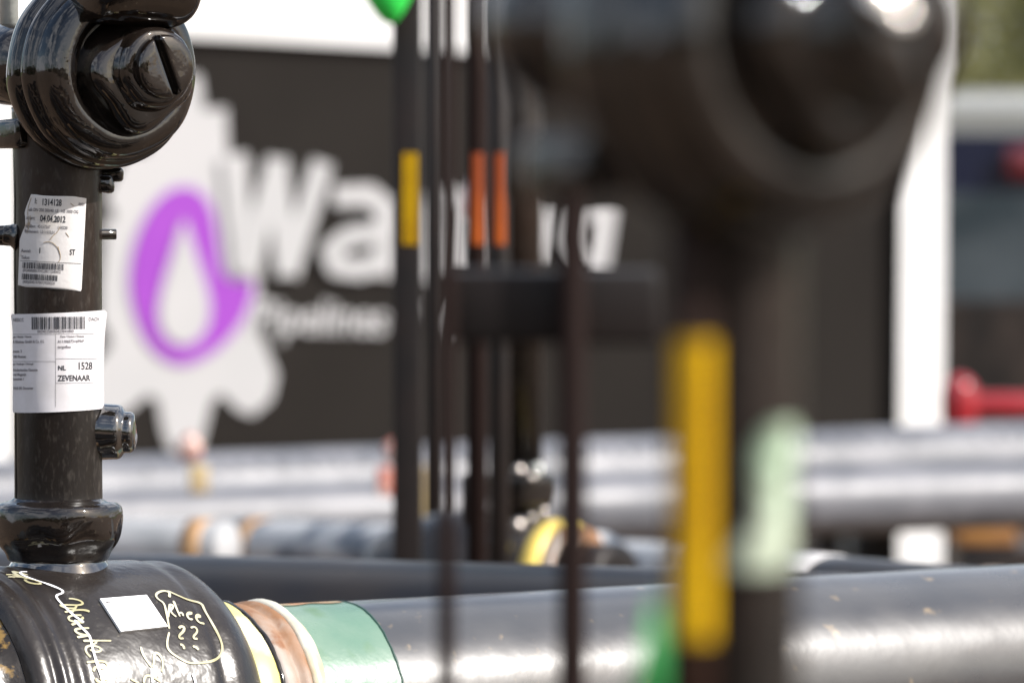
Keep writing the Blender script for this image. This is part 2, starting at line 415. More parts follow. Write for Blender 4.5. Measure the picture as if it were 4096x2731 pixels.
# outlet pipe and its bands; t found from the pixel where each band crosses the top edge
RP = .110
def t_of(px, r=RP):
    lo, hi = 0, 3
    for _ in range(50):
        m_ = (lo + hi) / 2; q = C + AX * m_ + Vector((0, 0, r)) - CAMP
        dep = q.y * math.cos(PITCH) - q.z * math.sin(PITCH)
        x = 2048 + q.x / dep * F
        if x < px: lo = m_
        else: hi = m_
    return lo
tY0, tK, tR, tW, tG, tE = .162, t_of(892), t_of(912), t_of(1022), t_of(1080), t_of(1372)
def band(name, t0, t1, prof, m, amp=.0008, n=128, it=1, sd=0):
    V, Fc = lump(lathe([(t, r) for t, r in prof], C, AX, n, it=it, cap=False), amp, 30, sd)
    V = [v + AX * (.0022 * noise.noise(v * 28 + Vector((5, 0, 0))) + .0009 * noise.noise(v * 110)) for v in V]
    return obj(name, (V, Fc), m, valve)
band('yellow_band', tY0, tK, [(tY0 - .01, .105), (tY0 - .008, .1195), (tK - .006, .1195), (tK - .002, .1165)], M['pale_yellow'])
band('black_ring', tK, tR, [(tK - .003, .115), (tK - .001, .1185), (tK + .003, .1185), (tR - .001, .113)], M['darkgloss'], .002)
band('rusty_band', tR, tW, [(tR - .003, .112), (tR, .1155), (tR + .012, .1155), (tR + .017, .1125), (tR + .024, .1165), (tR + .032, .1168), (tW, .113), (tW + .002, .113)], M['rust'], .0012)
band('cream_band', tW, tG, [(tW, .112), (tW + .001, .1165), (tW + .008, .1185), (tG - .006, .1175), (tG + .001, .1118)], M['cream'], .0015)
band('green_band', tG, tE, [(tG - .002, .1112), (tE, .1114)], M['green'], .0004, it=0)
band('seam_ring', tE, tE, [(tE - .0005, .110), (tE, .1124), (tE + .0022, .1126), (tE + .003, .110)], mat('dark_green_edge', (.01, .05, .035), .4), .0008)
rs_ = []
obj('outlet_pipe', lathe([(tE + .001, .1114)] + [(tE + .05 + .1 * i, .1116) for i in range(38)], C, AX, 96, it=0, cap=False), M['pipe'], valve)
# rust stain along the top of the green band, conforming to it
V, Fc = [], []
for i in range(41):
    t = tG + .004 + (tE - .008 - tG) * i / 40
    for j in range(5):
        a = math.radians(100 + 14 * (j / 4 - .5) * 2 + 5 * noise.noise(Vector((t * 40, j, 0))))
        b_ = Vector((AX.y, -AX.x, 0))
        V.append(C + AX * t + (b_ * -math.cos(a) * -1 * 1.0 + Vector((0, 0, 1)) * math.sin(a)) * .1122)
for i in range(40):
    for j in range(4): Fc.append((i * 5 + j, i * 5 + j + 1, i * 5 + j + 6, i * 5 + j + 5))
obj('rust_stain', (V, Fc), M['rustskin'], valve)
# neck, collar, stem
ztop = Cz + .164
def zz(py): return P(232, py, D0).z
neck = [(zz(2330), .060), (zz(2312), .056), (zz(2300), .0525), (zz(2280), .050), (zz(2262), .0475), (zz(2245), .045), (zz(2225), .046)]
obj('neck', lump(lathe([(z - zz(2330), r) for z, r in neck], Vector((C.x, C.y, zz(2330))), (0, 0, 1), 96, it=2), .002, 30, 4), M['coat_bright'], valve)
def colr(t, ph):
    k = max(0, 1 - t / .045)
    return 1 + .012 * math.sin(3 * ph + .6) + k * (.028 * math.sin(5 * ph + 1.0) + .018 * math.sin(8 * ph))
zc = zz(2248)
col = [(0, .040), (.001, .047), (.010, .050), (.016, .056), (.024, .0605), (.034, .062), (.046, .0622), (.054, .0605), (.0575, .055), (.059, .047), (.062, .043)]
obj('collar', lump(lathe([(t, r) for t, r in col], Vector((C.x, C.y, zc)), (0, 0, 1), 128, rfun=colr, it=2), .0018, 34, 6), M['coat'], valve)
zs0, zs1 = zz(2025), zz(430)
def stem_r(t, ph): return 1
stem_geo = lathe([(0, .0432), (.004, .0425), (.05, .0425), (.2, .0425), (.33, .0428), (.365, .0438), (zs1 - zs0, .0445)], Vector((C.x, C.y, zs0)), (0, 0, 1), 160, it=1)
stem_geo = lump(stem_geo, .0005, 30, 8)
obj('stem_tube', stem_geo, M['stem'], valve)
tree_s = bvh(stem_geo)
# weld seam down the left of the tube
obj('weld_seam', lump(tube([Vector((C.x - .0395, C.y - .0150, zz(y))) for y in (560, 800, 1200, 1600, 2010)], .0012, 8), .0005, 60), M['stem'], valve)
# side plug
O = Vector((C.x + .037, C.y + .006, zz(1728)))
plug = [(0, .027), (.006, .0275), (.014, .0268), (.0225, .0265), (.026, .022), (.0275, .0195), (.034, .0198), (.0375, .016), (.038, .004)]
obj('side_plug', lump(lathe(plug, O, (1, -.10, -.02), 64, it=2), .0012, 45, 9), M['coat_bright'], valve)
# cross rod through the tube
zr = zz(942)
obj('cross_rod', merge(lathe([(0, .004), (.001, .0055), (.27, .0055), (.275, .0045), (.278, .001)], Vector((C.x + .056, C.y + .012, zr + .001)), (-1, -.05, 0), 24, it=1),
    lathe([(0, .0085), (.006, .0105), (.02, .0095), (.05, .0085), (.08, .009)], Vector((C.x - .038, C.y + .005, zr)), (-1, 0, 0), 24, it=1),
    lathe([(0, .017), (.006, .010), (.014, .0085)], Vector((C.x - .038, C.y - .008, zr)), (-1, 0, .1), 24, it=1)), M['coat'], valve)
obj('lifting_lug', lump(box(P(440, 700, 5.51), .026, .018, .014, 0, .004), .002, 60), M['coat'], valve)
obj('lifting_lug', lump(box(P(415, 735, 5.50), .020, .018, .018, 0, .005), .002, 60), M['coat'], valve)
head(valve, P(363, 285, 5.475), math.radians(35), 1.0, 21)

# paper label with print (upper, torn)
poly = [(127, 777), (340, 788), (343, 794), (324, 1160), (320, 1165), (80, 1146), (75.5, 1141), (82, 958), (92, 930), (103, 904), (104, 870), (101, 853), (106, 832), (127, 777)]
def poly_sheet(tree, poly, off, nx=24, ny=48):
    ys = [p[1] for p in poly]; y0, y1 = min(ys) + .6, max(ys) - .6
    V, Fc, rows = [], [], []
    for j in range(ny + 1):
        y = y0 + (y1 - y0) * j / ny; xs = []
        for a, b in zip(poly, poly[1:] + poly[:1]):
            if (a[1] - y) * (b[1] - y) < 0: xs.append(a[0] + (b[0] - a[0]) * (y - a[1]) / (b[1] - a[1]))
        xa, xb = min(xs), max(xs)
        for i in range(nx + 1):
            V.append(hit(tree, xa + (xb - xa) * i / nx, y, off)[0])
    for j in range(ny):
        for i in range(nx): k = j * (nx + 1) + i; Fc.append((k, k + 1, k + nx + 2, k + nx + 1))
    return V, Fc
lab1 = obj('paper_label', poly_sheet(tree_s, poly, .0010), M['paper_worn'], valve); lab1['label'] = 'torn and stained white paper label with 1314128 and 04.04.2012'
r3 = math.radians(3)
def L1(x, y): return (50 + x * .319, 700 + y * .319)
it1, it1g = [], []
for s_, x, y, sz, xs, b in (('1314128', 368, 375, 108, .62, 3.0), ('04.04.2012', 350, 580, 108, .62, 3.0), ('1', 330, 980, 95, .7, 3.0), ('ST', 712, 1000, 95, .62, 2.5), ('l:', 285, 357, 90, .7, 1.5)):
    X, Y = L1(x, y); it1.append(px_text(s_, X, Y, sz * .319 * 1.05, r3, b * .26, xs))
for s_, x, y, sz, xs in (('-afs DN 200 300/40  LE   HB 1000 OG', 205, 450, 52, .68), ('atum:', 182, 555, 60, .75), ('spuling:  45157567        / 00220', 180, 655, 50, .72), ('Bijelement:  I.011555.01', 165, 720, 48, .72),
                   ('Aantal:', 120, 965, 52, .75), ('Tekst:', 120, 1050, 52, .75), ('(01)00000013141288(11)040412', 140, 1208, 44, .72), ('(400)0045157567(90)00220', 140, 1352, 44, .72), ('0001', 820, 385, 50, .7)):
    X, Y = L1(x, y); it1g.append(px_text(s_, X, Y, sz * .319 * 1.1, r3, .35, xs))
def barcode(x0, y0, x1, y1, rot, ox, oy, seed, step):
    rnd = random.Random(seed); out = []; x = x0
    while x < x1:
        wd = step * rnd.choice((1, 1, 2, 3)) * .5
        out.append(px_rect(x, y0, min(x + wd, x1), y1, rot, ox, oy)); x += wd + step * rnd.choice((1, 1, 2)) * .5
    return out
a, b = L1(140, 1090); c_, d_ = L1(645, 1168); bc = [barcode(a, b, c_, d_, r3, a, b, 3, 2.6)]
a, b = L1(133, 1235); c_, d_ = L1(570, 1308); bc.append(barcode(a, b, c_, d_, r3, a, b, 4, 2.6))
for q_ in bc: obj('barcode', print_on(tree_s, q_, .0014), M['ink'], lab1, False)
a, b = L1(112, 1070); it1.append(px_rect(a, b, a + 236, b + 1.6, r3, a, b))
obj('print', print_on(tree_s, it1, .0014), M['ink'], lab1, False)
obj('small_print', print_on(tree_s, it1g, .0014), M['inkgrey'], lab1, False)
# creases across the worn label
cre = [[(128, 790), (112, 840), (118, 900)], [(200, 960), (215, 940), (230, 930), (240, 905)], [(175, 970), (205, 965), (232, 990), (240, 1020)], [(232, 985), (245, 1030), (232, 1052)], [(280, 812), (296, 826)], [(262, 930), (276, 950)], [(110, 930), (122, 900), (124, 860)]]
mcr = mat('crease_brown', (.36, .28, .19), .7)
for c in cre: obj('crease', ribbon(tree_s, c, .0008, .0013), mcr, lab1)
# paper label (lower, wrapped around)
zA, zB = zz(1247), zz(1640)
V, Fc = [], []
NA, NZ = 64, 30
for j in range(NZ + 1):
    f_ = j / NZ
    for i in range(NA + 1):
        a = math.radians(-102 + 204 * i / NA)
        flare = .0012 + .0035 * max(0, abs(a) / math.radians(102) - .88) / .12 * (1 - f_) ** 3 + .0003 * noise.noise(Vector((a * 3, f_ * 4, 1)))
        r = .0428 + flare
        z = zB + (zA - zB) * (1 - f_) + .0018 * math.sin(a) + (.003 * max(0, abs(a) / 1.78 - .9) * 10 * (1 - f_) * -1)
        V.append(Vector((C.x + r * math.sin(a), C.y - r * math.cos(a), z)))
for j in range(NZ):
    for i in range(NA): k = j * (NA + 1) + i; Fc.append((k, k + 1, k + NA + 2, k + NA + 1))
lab2 = obj('paper_label', (V, Fc), M['paper'], valve); lab2['label'] = 'white address label wrapped round the tube reading NL 1528 ZEVENAAR'
tree_l = bvh((V, Fc))
def L2(x, y): return (20 + x * .3061, 1200 + y * .3061)
it2, it2g = [], []
rr_ = math.radians(-.6)
for s_, x, y, sz, xs, b in (('NL', 692, 915, 82, .95, .5), ('1528', 945, 905, 130, .72, .6), ('ZEVENAAR', 692, 1055, 100, .80, .7)):
    X, Y = L2(x, y); it2.append(px_text(s_, X, Y, sz * .3061 * 1.05, rr_, b * .9, xs))
for s_, x, y, sz, xs in (('NESSCC', 110, 280, 56, .62), ('DACH', 1090, 270, 56, .8), ('00340258760423841803', 424, 428, 48, .9), ('gen / Afsender / Afzender', 110, 492, 32, .66), ('A Rheinau GmbH & Co. KG', 105, 562, 46, .70),
                   ('trasse. 3', 108, 685, 44, .7), ('788 Rheinau', 108, 755, 44, .7), ('ger / Empfanger / Ontvanger', 108, 846, 32, .66), ('Nederlandse Gasunie', 108, 930, 44, .76), ('tral Magazijn', 108, 988, 44, .7),
                   ('kenstraat 1', 108, 1045, 42, .7), ('7418 EK Deventer', 108, 1168, 44, .72), ('Date / Datum / Datum', 722, 488, 34, .9), ('A11106573+6994*', 690, 558, 48, .85), ('targoflex', 690, 628, 46, .95)):
    X, Y = L2(x, y); it2g.append(px_text(s_, X, Y, sz * .3061 * 1.1, rr_, .35, xs))
a, b = L2(350, 222); c_, d_ = L2(1040, 385); obj('barcode', print_on(tree_l, barcode(a, b, c_, d_, rr_, a, b, 9, 3.1), .0004), M['ink'], lab2, False)
def line2(x0, y0, x1, y1, t=1.3):
    a, b = L2(x0, y0); c_, d_ = L2(x1, y1)
    if abs(x1 - x0) > abs(y1 - y0): return px_rect(a, b, c_, b + t)
    return px_rect(a, b, a + t, d_)
it2 += [line2(110, 445, 655, 445), line2(655, 441, 1160, 441), line2(660, 447, 665, 1395), line2(110, 800, 660, 800), line2(668, 763, 1200, 763), line2(668, 1082, 1150, 1082)]
obj('print', print_on(tree_l, it2, .0004), M['ink'], lab2, False)
obj('small_print', print_on(tree_l, it2g, .0004), M['inkgrey'], lab2, False)
# white plate on the body
cor = [(397, 2402), (583, 2387), (666, 2510), (480, 2531)]
def plate(off, grow=0):
    V, Fc = [], []; N = 10
    for j in range(N + 1):
        for i in range(N + 1):
            u, v = i / N, j / N
            x = (cor[0][0] * (1 - u) + cor[1][0] * u) * (1 - v) + (cor[3][0] * (1 - u) + cor[2][0] * u) * v
            y = (cor[0][1] * (1 - u) + cor[1][1] * u) * (1 - v) + (cor[3][1] * (1 - u) + cor[2][1] * u) * v
            V.append(hit(tree_b, x, y, off)[0])
    for j in range(N):
        for i in range(N): k = j * (N + 1) + i; Fc.append((k, k + 1, k + N + 2, k + N + 1))
    return V, Fc, N
Va, Fa, N = plate(.0030); Vb, Fb, _ = plate(.0002); n_ = len(Va)
rim = [i for i in range(N)] + [i * (N + 1) + N for i in range(N)] + [N * (N + 1) + N - i for i in range(N)] + [(N - i) * (N + 1) for i in range(N)]
sides = [(rim[i], rim[(i + 1) % len(rim)], rim[(i + 1) % len(rim)] + n_, rim[i] + n_) for i in range(len(rim))]
pl = obj('name_plate', (Va + Vb, Fa + [tuple(i + n_ for i in q) for q in Fb] + sides), M['plate'], valve, False)
pt = bvh((Va, Fa))
obj('print', print_on(pt, [px_text('MBS', 424, 2412, 12, -.08, .1), px_text('1992 2012 1987', 470, 2408, 9, -.08, 0), px_text('1250 2035', 495, 2428, 10, -.08, 0), px_text('12 30', 428, 2430, 9, -.08, 0)], .0003), mat('faint_print', (.12, .10, .10), .6), pl, False)
# handwriting in paint marker
def c7(p): return [(x / 2.953, 2200 + y / 2.953) for x, y in p]
def c8(p): return [(500 + x * .5102, 2200 + y * .5102) for x, y in p]
marks = [c7(p) for p in (
    [(140, 255), (230, 270), (330, 300)], [(150, 262), (230, 310), (330, 345)], [(70, 295), (150, 292), (250, 320)], [(95, 320), (250, 318), (380, 350), (440, 372), (495, 402), (420, 404), (330, 385), (285, 350)],
    [(810, 575), (870, 578), (950, 600), (985, 635), (930, 655), (800, 648), (700, 655)], [(700, 655), (780, 690), (900, 690)], [(760, 735), (830, 722), (900, 708), (1000, 708), (1062, 730)], [(905, 655), (880, 700), (840, 745)],
    [(960, 770), (860, 770), (800, 792), (815, 835), (900, 850), (975, 815), (975, 780)], [(900, 850), (990, 858)], [(840, 885), (905, 860)],
    [(1050, 920), (950, 925), (885, 935), (885, 965), (960, 1000), (1050, 1008)], [(905, 1030), (1060, 1005)],
    [(980, 1072), (1140, 1068), (1312, 1070)], [(1140, 1070), (1130, 1100), (1050, 1130)], [(1060, 1175), (1130, 1205), (1190, 1190), (1180, 1150), (1110, 1130), (1030, 1130), (1005, 1165), (1020, 1215), (1070, 1265)],
    [(1020, 1325), (1150, 1308), (1240, 1315), (1275, 1360), (1240, 1400), (1170, 1390), (1120, 1375), (1100, 1430)], [(1150, 1310), (1165, 1390)],
    [(1130, 1510), (1140, 1545), (1190, 1560), (1250, 1560), (1285, 1530), (1170, 1515)],
    [(1660, 1140), (1675, 1210), (1740, 1320), (1795, 1390), (1815, 1330), (1810, 1240), (1840, 1205), (1890, 1240), (1925, 1320), (1908, 1442)],
    [(1540, 1520), (1600, 1550), (1640, 1568)], [(1695, 1568), (1700, 1510), (1730, 1475), (1800, 1490), (1900, 1555)])]
marks += [c8(p) for p in (
    [(345, 372), (350, 335), (310, 318), (260, 330), (236, 355), (255, 385), (305, 415), (320, 480), (335, 560), (345, 620)],
    [(330, 320), (420, 360), (500, 395), (600, 415), (620, 470), (680, 570), (740, 680), (765, 760), (750, 825), (690, 870), (590, 885), (500, 887), (420, 845), (335, 785), (325, 720), (345, 640)],
    [(348, 430), (342, 470), (335, 530)], [(340, 435), (368, 425), (375, 450), (350, 475), (375, 505), (405, 527)], [(378, 400), (400, 455), (430, 525)], [(415, 500), (445, 485), (455, 520)],
    [(480, 505), (515, 500), (525, 490), (490, 490), (482, 515), (505, 545), (530, 540)], [(550, 525), (585, 525), (585, 508), (555, 510), (555, 540), (580, 570), (618, 576)],
    [(418, 612), (440, 595), (465, 605), (455, 640), (420, 668), (425, 695), (458, 690)], [(512, 610), (540, 598), (565, 620), (560, 650), (535, 672), (535, 695), (568, 694)],
    [(428, 738), (455, 745), (462, 778)], [(528, 752), (565, 765), (572, 788)])]
wmarks = [c7([(315, 264), (245, 264), (235, 280), (290, 315), (420, 362), (600, 420), (700, 462), (748, 492), (730, 520), (662, 538), (665, 575), (740, 655), (860, 770), (990, 860)]),
          c7([(880, 830), (960, 920), (1060, 1010), (1085, 1150), (1120, 1270), (1150, 1370), (1220, 1568)]), c7([(1782, 1390), (1785, 1470), (1798, 1568)])]
wmarks += [c8([(525, 970), (540, 1000), (550, 1041)])]
def near_split(ms):
    for a, b, nm in ((0, 4, 'signature scribble'), (4, 18, 'long handwritten word'), (18, 21, 'letter S mark'), (21, len(ms), 'outlined note Rhee 22')):
        obj('paint_marking', merge(*[ribbon(tree_b, p, .0031) for p in ms[a:b]]), M['marker'], valve)['label'] = nm
near_split(marks)
for p in wmarks:
    g = ribbon(tree_b, p, .0030, .0012)
    if g[0]: obj('white_paint_line', g, M['markerw'], valve)
# trestles that carry the pipes
def trestle(name, c, width, top, label, rot=0):
    r = empty(name, (c[0], c[1], 0), label, 'trestle', 'timber trestles under the pipes')
    cs, sn = math.cos(rot), math.sin(rot)
    obj('beam', box((c[0], c[1], top - .06), width, .12, .12, rot, .006), M['wood'], r, False)
    for s_ in (-1, 1):
        obj('leg', box((c[0] + s_ * (width / 2 - .1) * cs, c[1] + s_ * (width / 2 - .1) * sn, (top - .12) / 2), .1, .1, top - .12, rot, .004), M['wood'], r, False)
pA = C + AX * 1.9
trestle('timber_trestle', (pA.x, pA.y), .7, Cz - .112, 'timber trestle under the far end of the green banded pipe', TH + math.pi / 2)
pA = C - AX * .45
trestle('timber_trestle', (pA.x, pA.y), .7, Cz - .112, 'timber trestle under the sharp black valve', TH + math.pi / 2)

# ------------------------------------------------------------------ 2. the blurred valve close to the camera
DF = 2.62; s = 1.0
OF = P(2917, 150, DF)
sx = P(2905, 1200, DF + .02)
front = empty('gas_valve', (sx.x, sx.y, .69), 'large blurred dark ball valve close to the camera, beside the tall yellow strip', 'valve', 'coated pipeline valves standing in the yard')
q = head(front, OF, math.radians(36), 1.0, 44, hub_len=.13)
xs_ = P(2965, 1200, DF + .02)
zf = lambda py: P(2900, py, DF).z
obj('stem_tube', lathe([(0, mm(235, DF)), (.2, mm(235, DF)), (zf(900) - .95, mm(240, DF)), (zf(300) - .95, mm(240, DF))], (xs_.x, xs_.y, .95), (0, 0, 1), 64, it=0), M['stem'], front)
obj('stem_base', lathe([(0, mm(245, DF)), (zf(2300) - .85, mm(245, DF)), (zf(2295) - .85, mm(225, DF))], (P(2885, 1200, DF + .05).x, xs_.y + .02, .85), (0, 0, 1), 64, it=0), M['dark'], front)
xr = P(2764, 1200, DF - .02)
obj('vent_tube', lathe([(0, mm(94, DF)), (zf(310) - .9, mm(94, DF)), (zf(300) - .9, mm(90, DF))], (xr.x, xr.y, .9), (0, 0, 1), 48, it=0), M['brown'], front)
# yellow strip wrapped on the vent tube, with rows of dark ticks
def strip(root, cx, cy, r, z0, z1, half, mat_, name='yellow_strip', ticks=0, a0=0.0):
    V, Fc = [], []; n = 12
    for j in (0, 1):
        for i in range(n + 1):
            a = a0 - half + 2 * half * i / n
            V.append(Vector((cx + (r + .0008) * math.sin(a), cy - (r + .0008) * math.cos(a), (z0, z1)[j])))
    for i in range(n): Fc.append((i, i + 1, n + 2 + i, n + 1 + i))
    so = obj(name, (V, Fc), mat_, root)
    if ticks:
        gs = []
        for k in range(ticks):
            z = z0 + (z1 - z0) * (k + .5) / ticks; vv = []
            wd = (.34, .2, .4, .26)[k % 4] * half
            for zz_ in (z - (z1 - z0) / ticks * .14, z + (z1 - z0) / ticks * .14):
                for i in range(5):
                    a = a0 - wd + 2 * wd * i / 4; vv.append(Vector((cx + (r + .0013) * math.sin(a), cy - (r + .0013) * math.cos(a), zz_)))
            gs.append((vv, [(i, i + 1, i + 6, i + 5) for i in range(4)]))
        obj('strip_print', merge(*gs), M['tick'], so)
    return so
strip(front, xr.x, xr.y, mm(94, DF), zf(2545), zf(1350), math.radians(56), M['yellow'], ticks=44, a0=math.radians(12))
# bracket bar with rods
DB = 3.45
pb = P(2210, 1225, DB)
obj('cross_bar', box(pb, mm(850, DB), .06, mm(290, DB), 0, .004), M['matt'], front)
x1 = P(2290, 1200, DB - .04); x2 = P(1786, 1200, DB - .04)
zb = lambda py: P(2290, py, DB).z
obj('rod', cyl((x1.x, x1.y, .0), (x1.x, x1.y, zb(620)), mm(56, DB), 24, bev=.001), M['rod'], front)
obj('rod', cyl((x2.x, x2.y, .0), (x2.x, x2.y, zb(-500)), mm(36, DB), 24, bev=.001), M['rod'], front)
fb = Vector((sx.x, sx.y + .04, .84))
obj('valve_body', lathe([(-.5, .08), (-.5, .11), (-.2, .11), (-.15, .15), (.15, .15), (.2, .11), (.6, .11), (.6, .08)], fb, (1, .1, 0), 64, it=1), M['body'], front)
trestle('timber_trestle', (fb.x - .35, fb.y), .5, .73, 'timber trestle below the nearest blurred valve, left one', math.pi / 2)
trestle('timber_trestle', (fb.x + .45, fb.y), .5, .73, 'timber trestle below the nearest blurred valve, right one', math.pi / 2)
glint_dome(3548, -50, DF - .10, .028, .011, front)  # domes added to throw the bright sun glints on the near head
glint_dome(3610, 45, DF - .10, .012, .006, front)
# mint plastic wrapped on the stem
gm = []
def mp_(px, py): return P(px, py, DF + .02)
V, Fc = [], []; NR, NS = 26, 40
edge = [(a_, b_ - 14, c_ - 14) for a_, b_, c_ in [(1690, 3060, 3195), (1730, 2990, 3205), (1780, 2945, 3210), (1850, 2930, 3200), (1950, 2945, 3190), (2040, 2955, 3190), (2110, 2925, 3195), (2170, 2850, 3200), (2230, 2820, 3200), (2285, 2830, 3180)]]
def edge_at(y):
    for a, b in zip(edge, edge[1:]):
        if a[0] <= y <= b[0]:
            k = (y - a[0]) / (b[0] - a[0]); return a[1] + (b[1] - a[1]) * k, a[2] + (b[2] - a[2]) * k
    return edge[-1][1:]
for j in range(NR + 1):
    y = 1690 + (2285 - 1690) * j / NR; l, r_ = edge_at(y); cx = (l + r_) / 2; hw = mm((r_ - l) / 2, DF)
    c0 = mp_(cx, y)
    for k in range(NS):
        a = 2 * math.pi * k / NS
        rr = 1 + .05 * noise.noise(Vector((math.cos(a) * 2, math.sin(a) * 2, j * .3)))
        V.append(Vector((c0.x + hw * rr * math.sin(a), xs_.y - max(hw * .6, .031) * rr * math.cos(a), zf(y))))
for j in range(NR):
    for k in range(NS): Fc.append((j * NS + k, j * NS + (k + 1) % NS, (j + 1) * NS + (k + 1) % NS, (j + 1) * NS + k))
tag(obj('plastic_wrap', (V, Fc), M['mint'], origin=(xs_.x, xs_.y, zf(2285))), 'pale mint green plastic wrapped round the blurred dark tube behind the large yellow strip', 'wrap')
# green tape end near the bottom, hanging beside the vent tube
V = [P(2612, 2400, DF - .03), P(2632, 2410, DF - .03), P(2660, 2560, DF - .03), P(2660, 2900, DF - .03), P(2500, 2900, DF - .035), P(2560, 2640, DF - .035)]
V2 = [v + Vector((0, .012, 0)) for v in V]; k = len(V)
obj('green_tape', (V + V2, [tuple(range(k)), tuple(range(2 * k - 1, k - 1, -1))] + [(i, (i + 1) % k, (i + 1) % k + k, i + k) for i in range(k)]), mat('dark_green_tape', (.02, .22, .045), .5), front)

# ------------------------------------------------------------------ 3. posts and mid valve, about 8 m away
DM = 8.0
def zm(py, d=DM): return P(2000, py, d).z
posts = []
def post(name, px, half, ytop, d, m, label, strip_m=None, group='thin upright tubes behind the pipes', sname='colour_strip', y0=612, y1=978, sw=.8, square=False, spx=None):
    b = P(px, 1300, d)
    r = empty(name, (b.x, b.y, 0), label, 'post', group)
    if square: g = box((b.x, b.y, zm(ytop, d) / 2), mm(2 * half, d), mm(2 * half, d) * .8, zm(ytop, d), 0, .004)
    else: g = lathe([(0, mm(half, d)), (zm(ytop, d) - .004, mm(half, d)), (zm(ytop, d), mm(half, d) * .8)], (b.x, b.y, 0), (0, 0, 1), 32, it=0)
    obj('tube', g, m, r)
    if strip_m:
        if square:
            cx = P(spx, 1300, d).x; w_ = mm(29, d); y_ = b.y - mm(half, d) * .8 - .0015
            so = obj(sname, box((cx, y_, (zm(y0, d) + zm(y1, d)) / 2), 2 * w_, .001, zm(y0, d) - zm(y1, d)), strip_m, r, False)
            gs = []
            for k in range(22):
                z = zm(y1, d) + (zm(y0, d) - zm(y1, d)) * (k + .5) / 22
                gs.append(box((cx, y_ - .001, z), w_ * (.9, .6, 1.1)[k % 3], .0006, .0016))
            obj('strip_print', merge(*gs), M['tick'], so, False)
        else: strip(r, b.x, b.y, mm(half, d), zm(y1, d), zm(y0, d), math.radians(34), strip_m, sname)
    return r
mp = post('marker_post', 1630, 58, -260, 8.0, M['matt'], 'dark square post with a narrow yellow strip under the green cap', M['yellow'], sname='yellow_strip', square=True, spx=1642)
post('tube_post', 1908, 42, -260, 8.1, M['rod'], 'slim dark tube with an orange strip, beside the small pink and white cap', M['orange'], sname='orange_strip')
post('tube_post', 1997, 42, -260, 8.15, M['matt'], 'slim dark tube with an orange strip, right one of the pair', M['orange'], sname='orange_strip')
post('tube_post', 1745, 36, -260, 9.3, M['matt'], 'plain thin dark tube just right of the post with the yellow strip')
# mid valve
BM = math.radians(-35); AM = Vector((math.cos(BM), math.sin(BM), 0))
mc = P(2085, 2000, 8.4); zt = P(2085, 2040, 8.4).z
mid = empty('gas_valve', (mc.x, mc.y, zt - .30), 'black ball valve behind the thin tubes, its low body ending in a yellow ring', 'valve', 'coated pipeline valves standing in the yard')
RM = .105; CM = Vector((mc.x, mc.y, zt - RM))
obj('valve_body', lump(lathe([(-.25, .04), (-.25, .07), (-.15, .095), (-.08, RM), (.0, RM), (.035, .1), (.055, .092), (.06, .07)], CM, AM, 64, it=2), .003, 20, 5), M['body'], mid)
obj('yellow_ring', lathe([(.050, .06), (.050, .094), (.085, .094), (.085, .06)], CM, AM, 64, it=1), mat('soft_yellow', (.72, .55, .12), .4), mid)
obj('pipe_end', lathe([(.10, .04), (.10, .062), (.17, .062), (.17, .04)], CM, AM, 48, it=0), M['matt'], mid)
obj('rusty_pipe', lathe([(.08, .05), (.08, .084), (.105, .084), (.105, .05)], CM, AM, 48, it=0), M['rust'], mid)
obj('flange', lump(lathe([(0, .03), (0, .036), (.012, .050), (.054, .052), (.062, .048), (.066, .02)], (mc.x, mc.y, zt - .004), (0, 0, 1), 48, it=2), .002, 30), M['darkgloss'], mid)
obj('stem_tube', lathe([(0, mm(95, 8.4)), (1.0, mm(95, 8.4))], (mc.x - .004, mc.y, zt + .05), (0, 0, 1), 40, it=0), M['stem'], mid)
obj('side_box', box(P(1898, 1995, 8.3), mm(110, 8.3), .05, mm(200, 8.3), 0, .004), M['dark'], mid)
obj('side_plug', lathe([(0, .016), (.02, .018), (.03, .013), (.032, .002)], P(2005, 2185, 8.25), (-.3, -1, .25), 32, it=2), M['darkgloss'], mid)
obj('glint_bolt', lathe([(0, .008), (.006, .009), (.009, .006), (.01, .001)], P(2150, 1880, 8.33), (0.1, -.6, .8), 16, it=1), M['steel'], mid)
for (bx, by, br) in ((2083, 1873, .016), (2130, 1902, .011), (2080, 2092, .019), (2132, 2066, .012), (2182, 2040, .013), (2004, 2182, .011)):
    glint_dome(bx, by, 8.27, br, br * .45, mid, 'glint_bolt', M['glint_dim'])  # domes added for the small sun glints around the mid valve
obj('support_foot', box((CM.x, CM.y, (CM.z - RM) / 2 + .0), .2, .2, CM.z - RM, 0, .01), M['wood'], mid)
# green cap at top of the square post
gp = P(1565, -60, 7.9)
obj('green_cap', lump(lathe([(0, .001), (.003, .008), (.014, .018), (.035, .030), (.06, .036), (.09, .037), (.10, .02)], P(1570, 98, 7.9), (-.12, 0, 1), 40, it=2), .004, 25), M['brightgreen'], mp)
tag(obj('hanging_strap', lump(box(P(1708, 2070, 9.7), mm(66, 9.7), .012, mm(400, 9.7), 0, .004), .012, 7, 3), M['beige'], origin=P(1700, 2260, 9.7)), 'beige strap hanging just right of the foot of the square post', 'strap')
stk = empty('marker_stake', (P(1890, 900, 8.9).x, P(1890, 900, 8.9).y, 0), 'thin stake with a small pink and white teardrop bulb beside the left orange strip', 'stake')
obj('bulb', lump(lathe([(0, .002), (.004, .010), (.02, .0165), (.040, .0150), (.06, .009), (.085, .004), (.11, .001)], P(1880, 890, 8.9), (.02, 0, 1), 32, it=2), .002, 40), mat('pale_pink_plastic', (.62, .30, .28), .25, col2=(.8, .76, .74), nscale=9), stk)
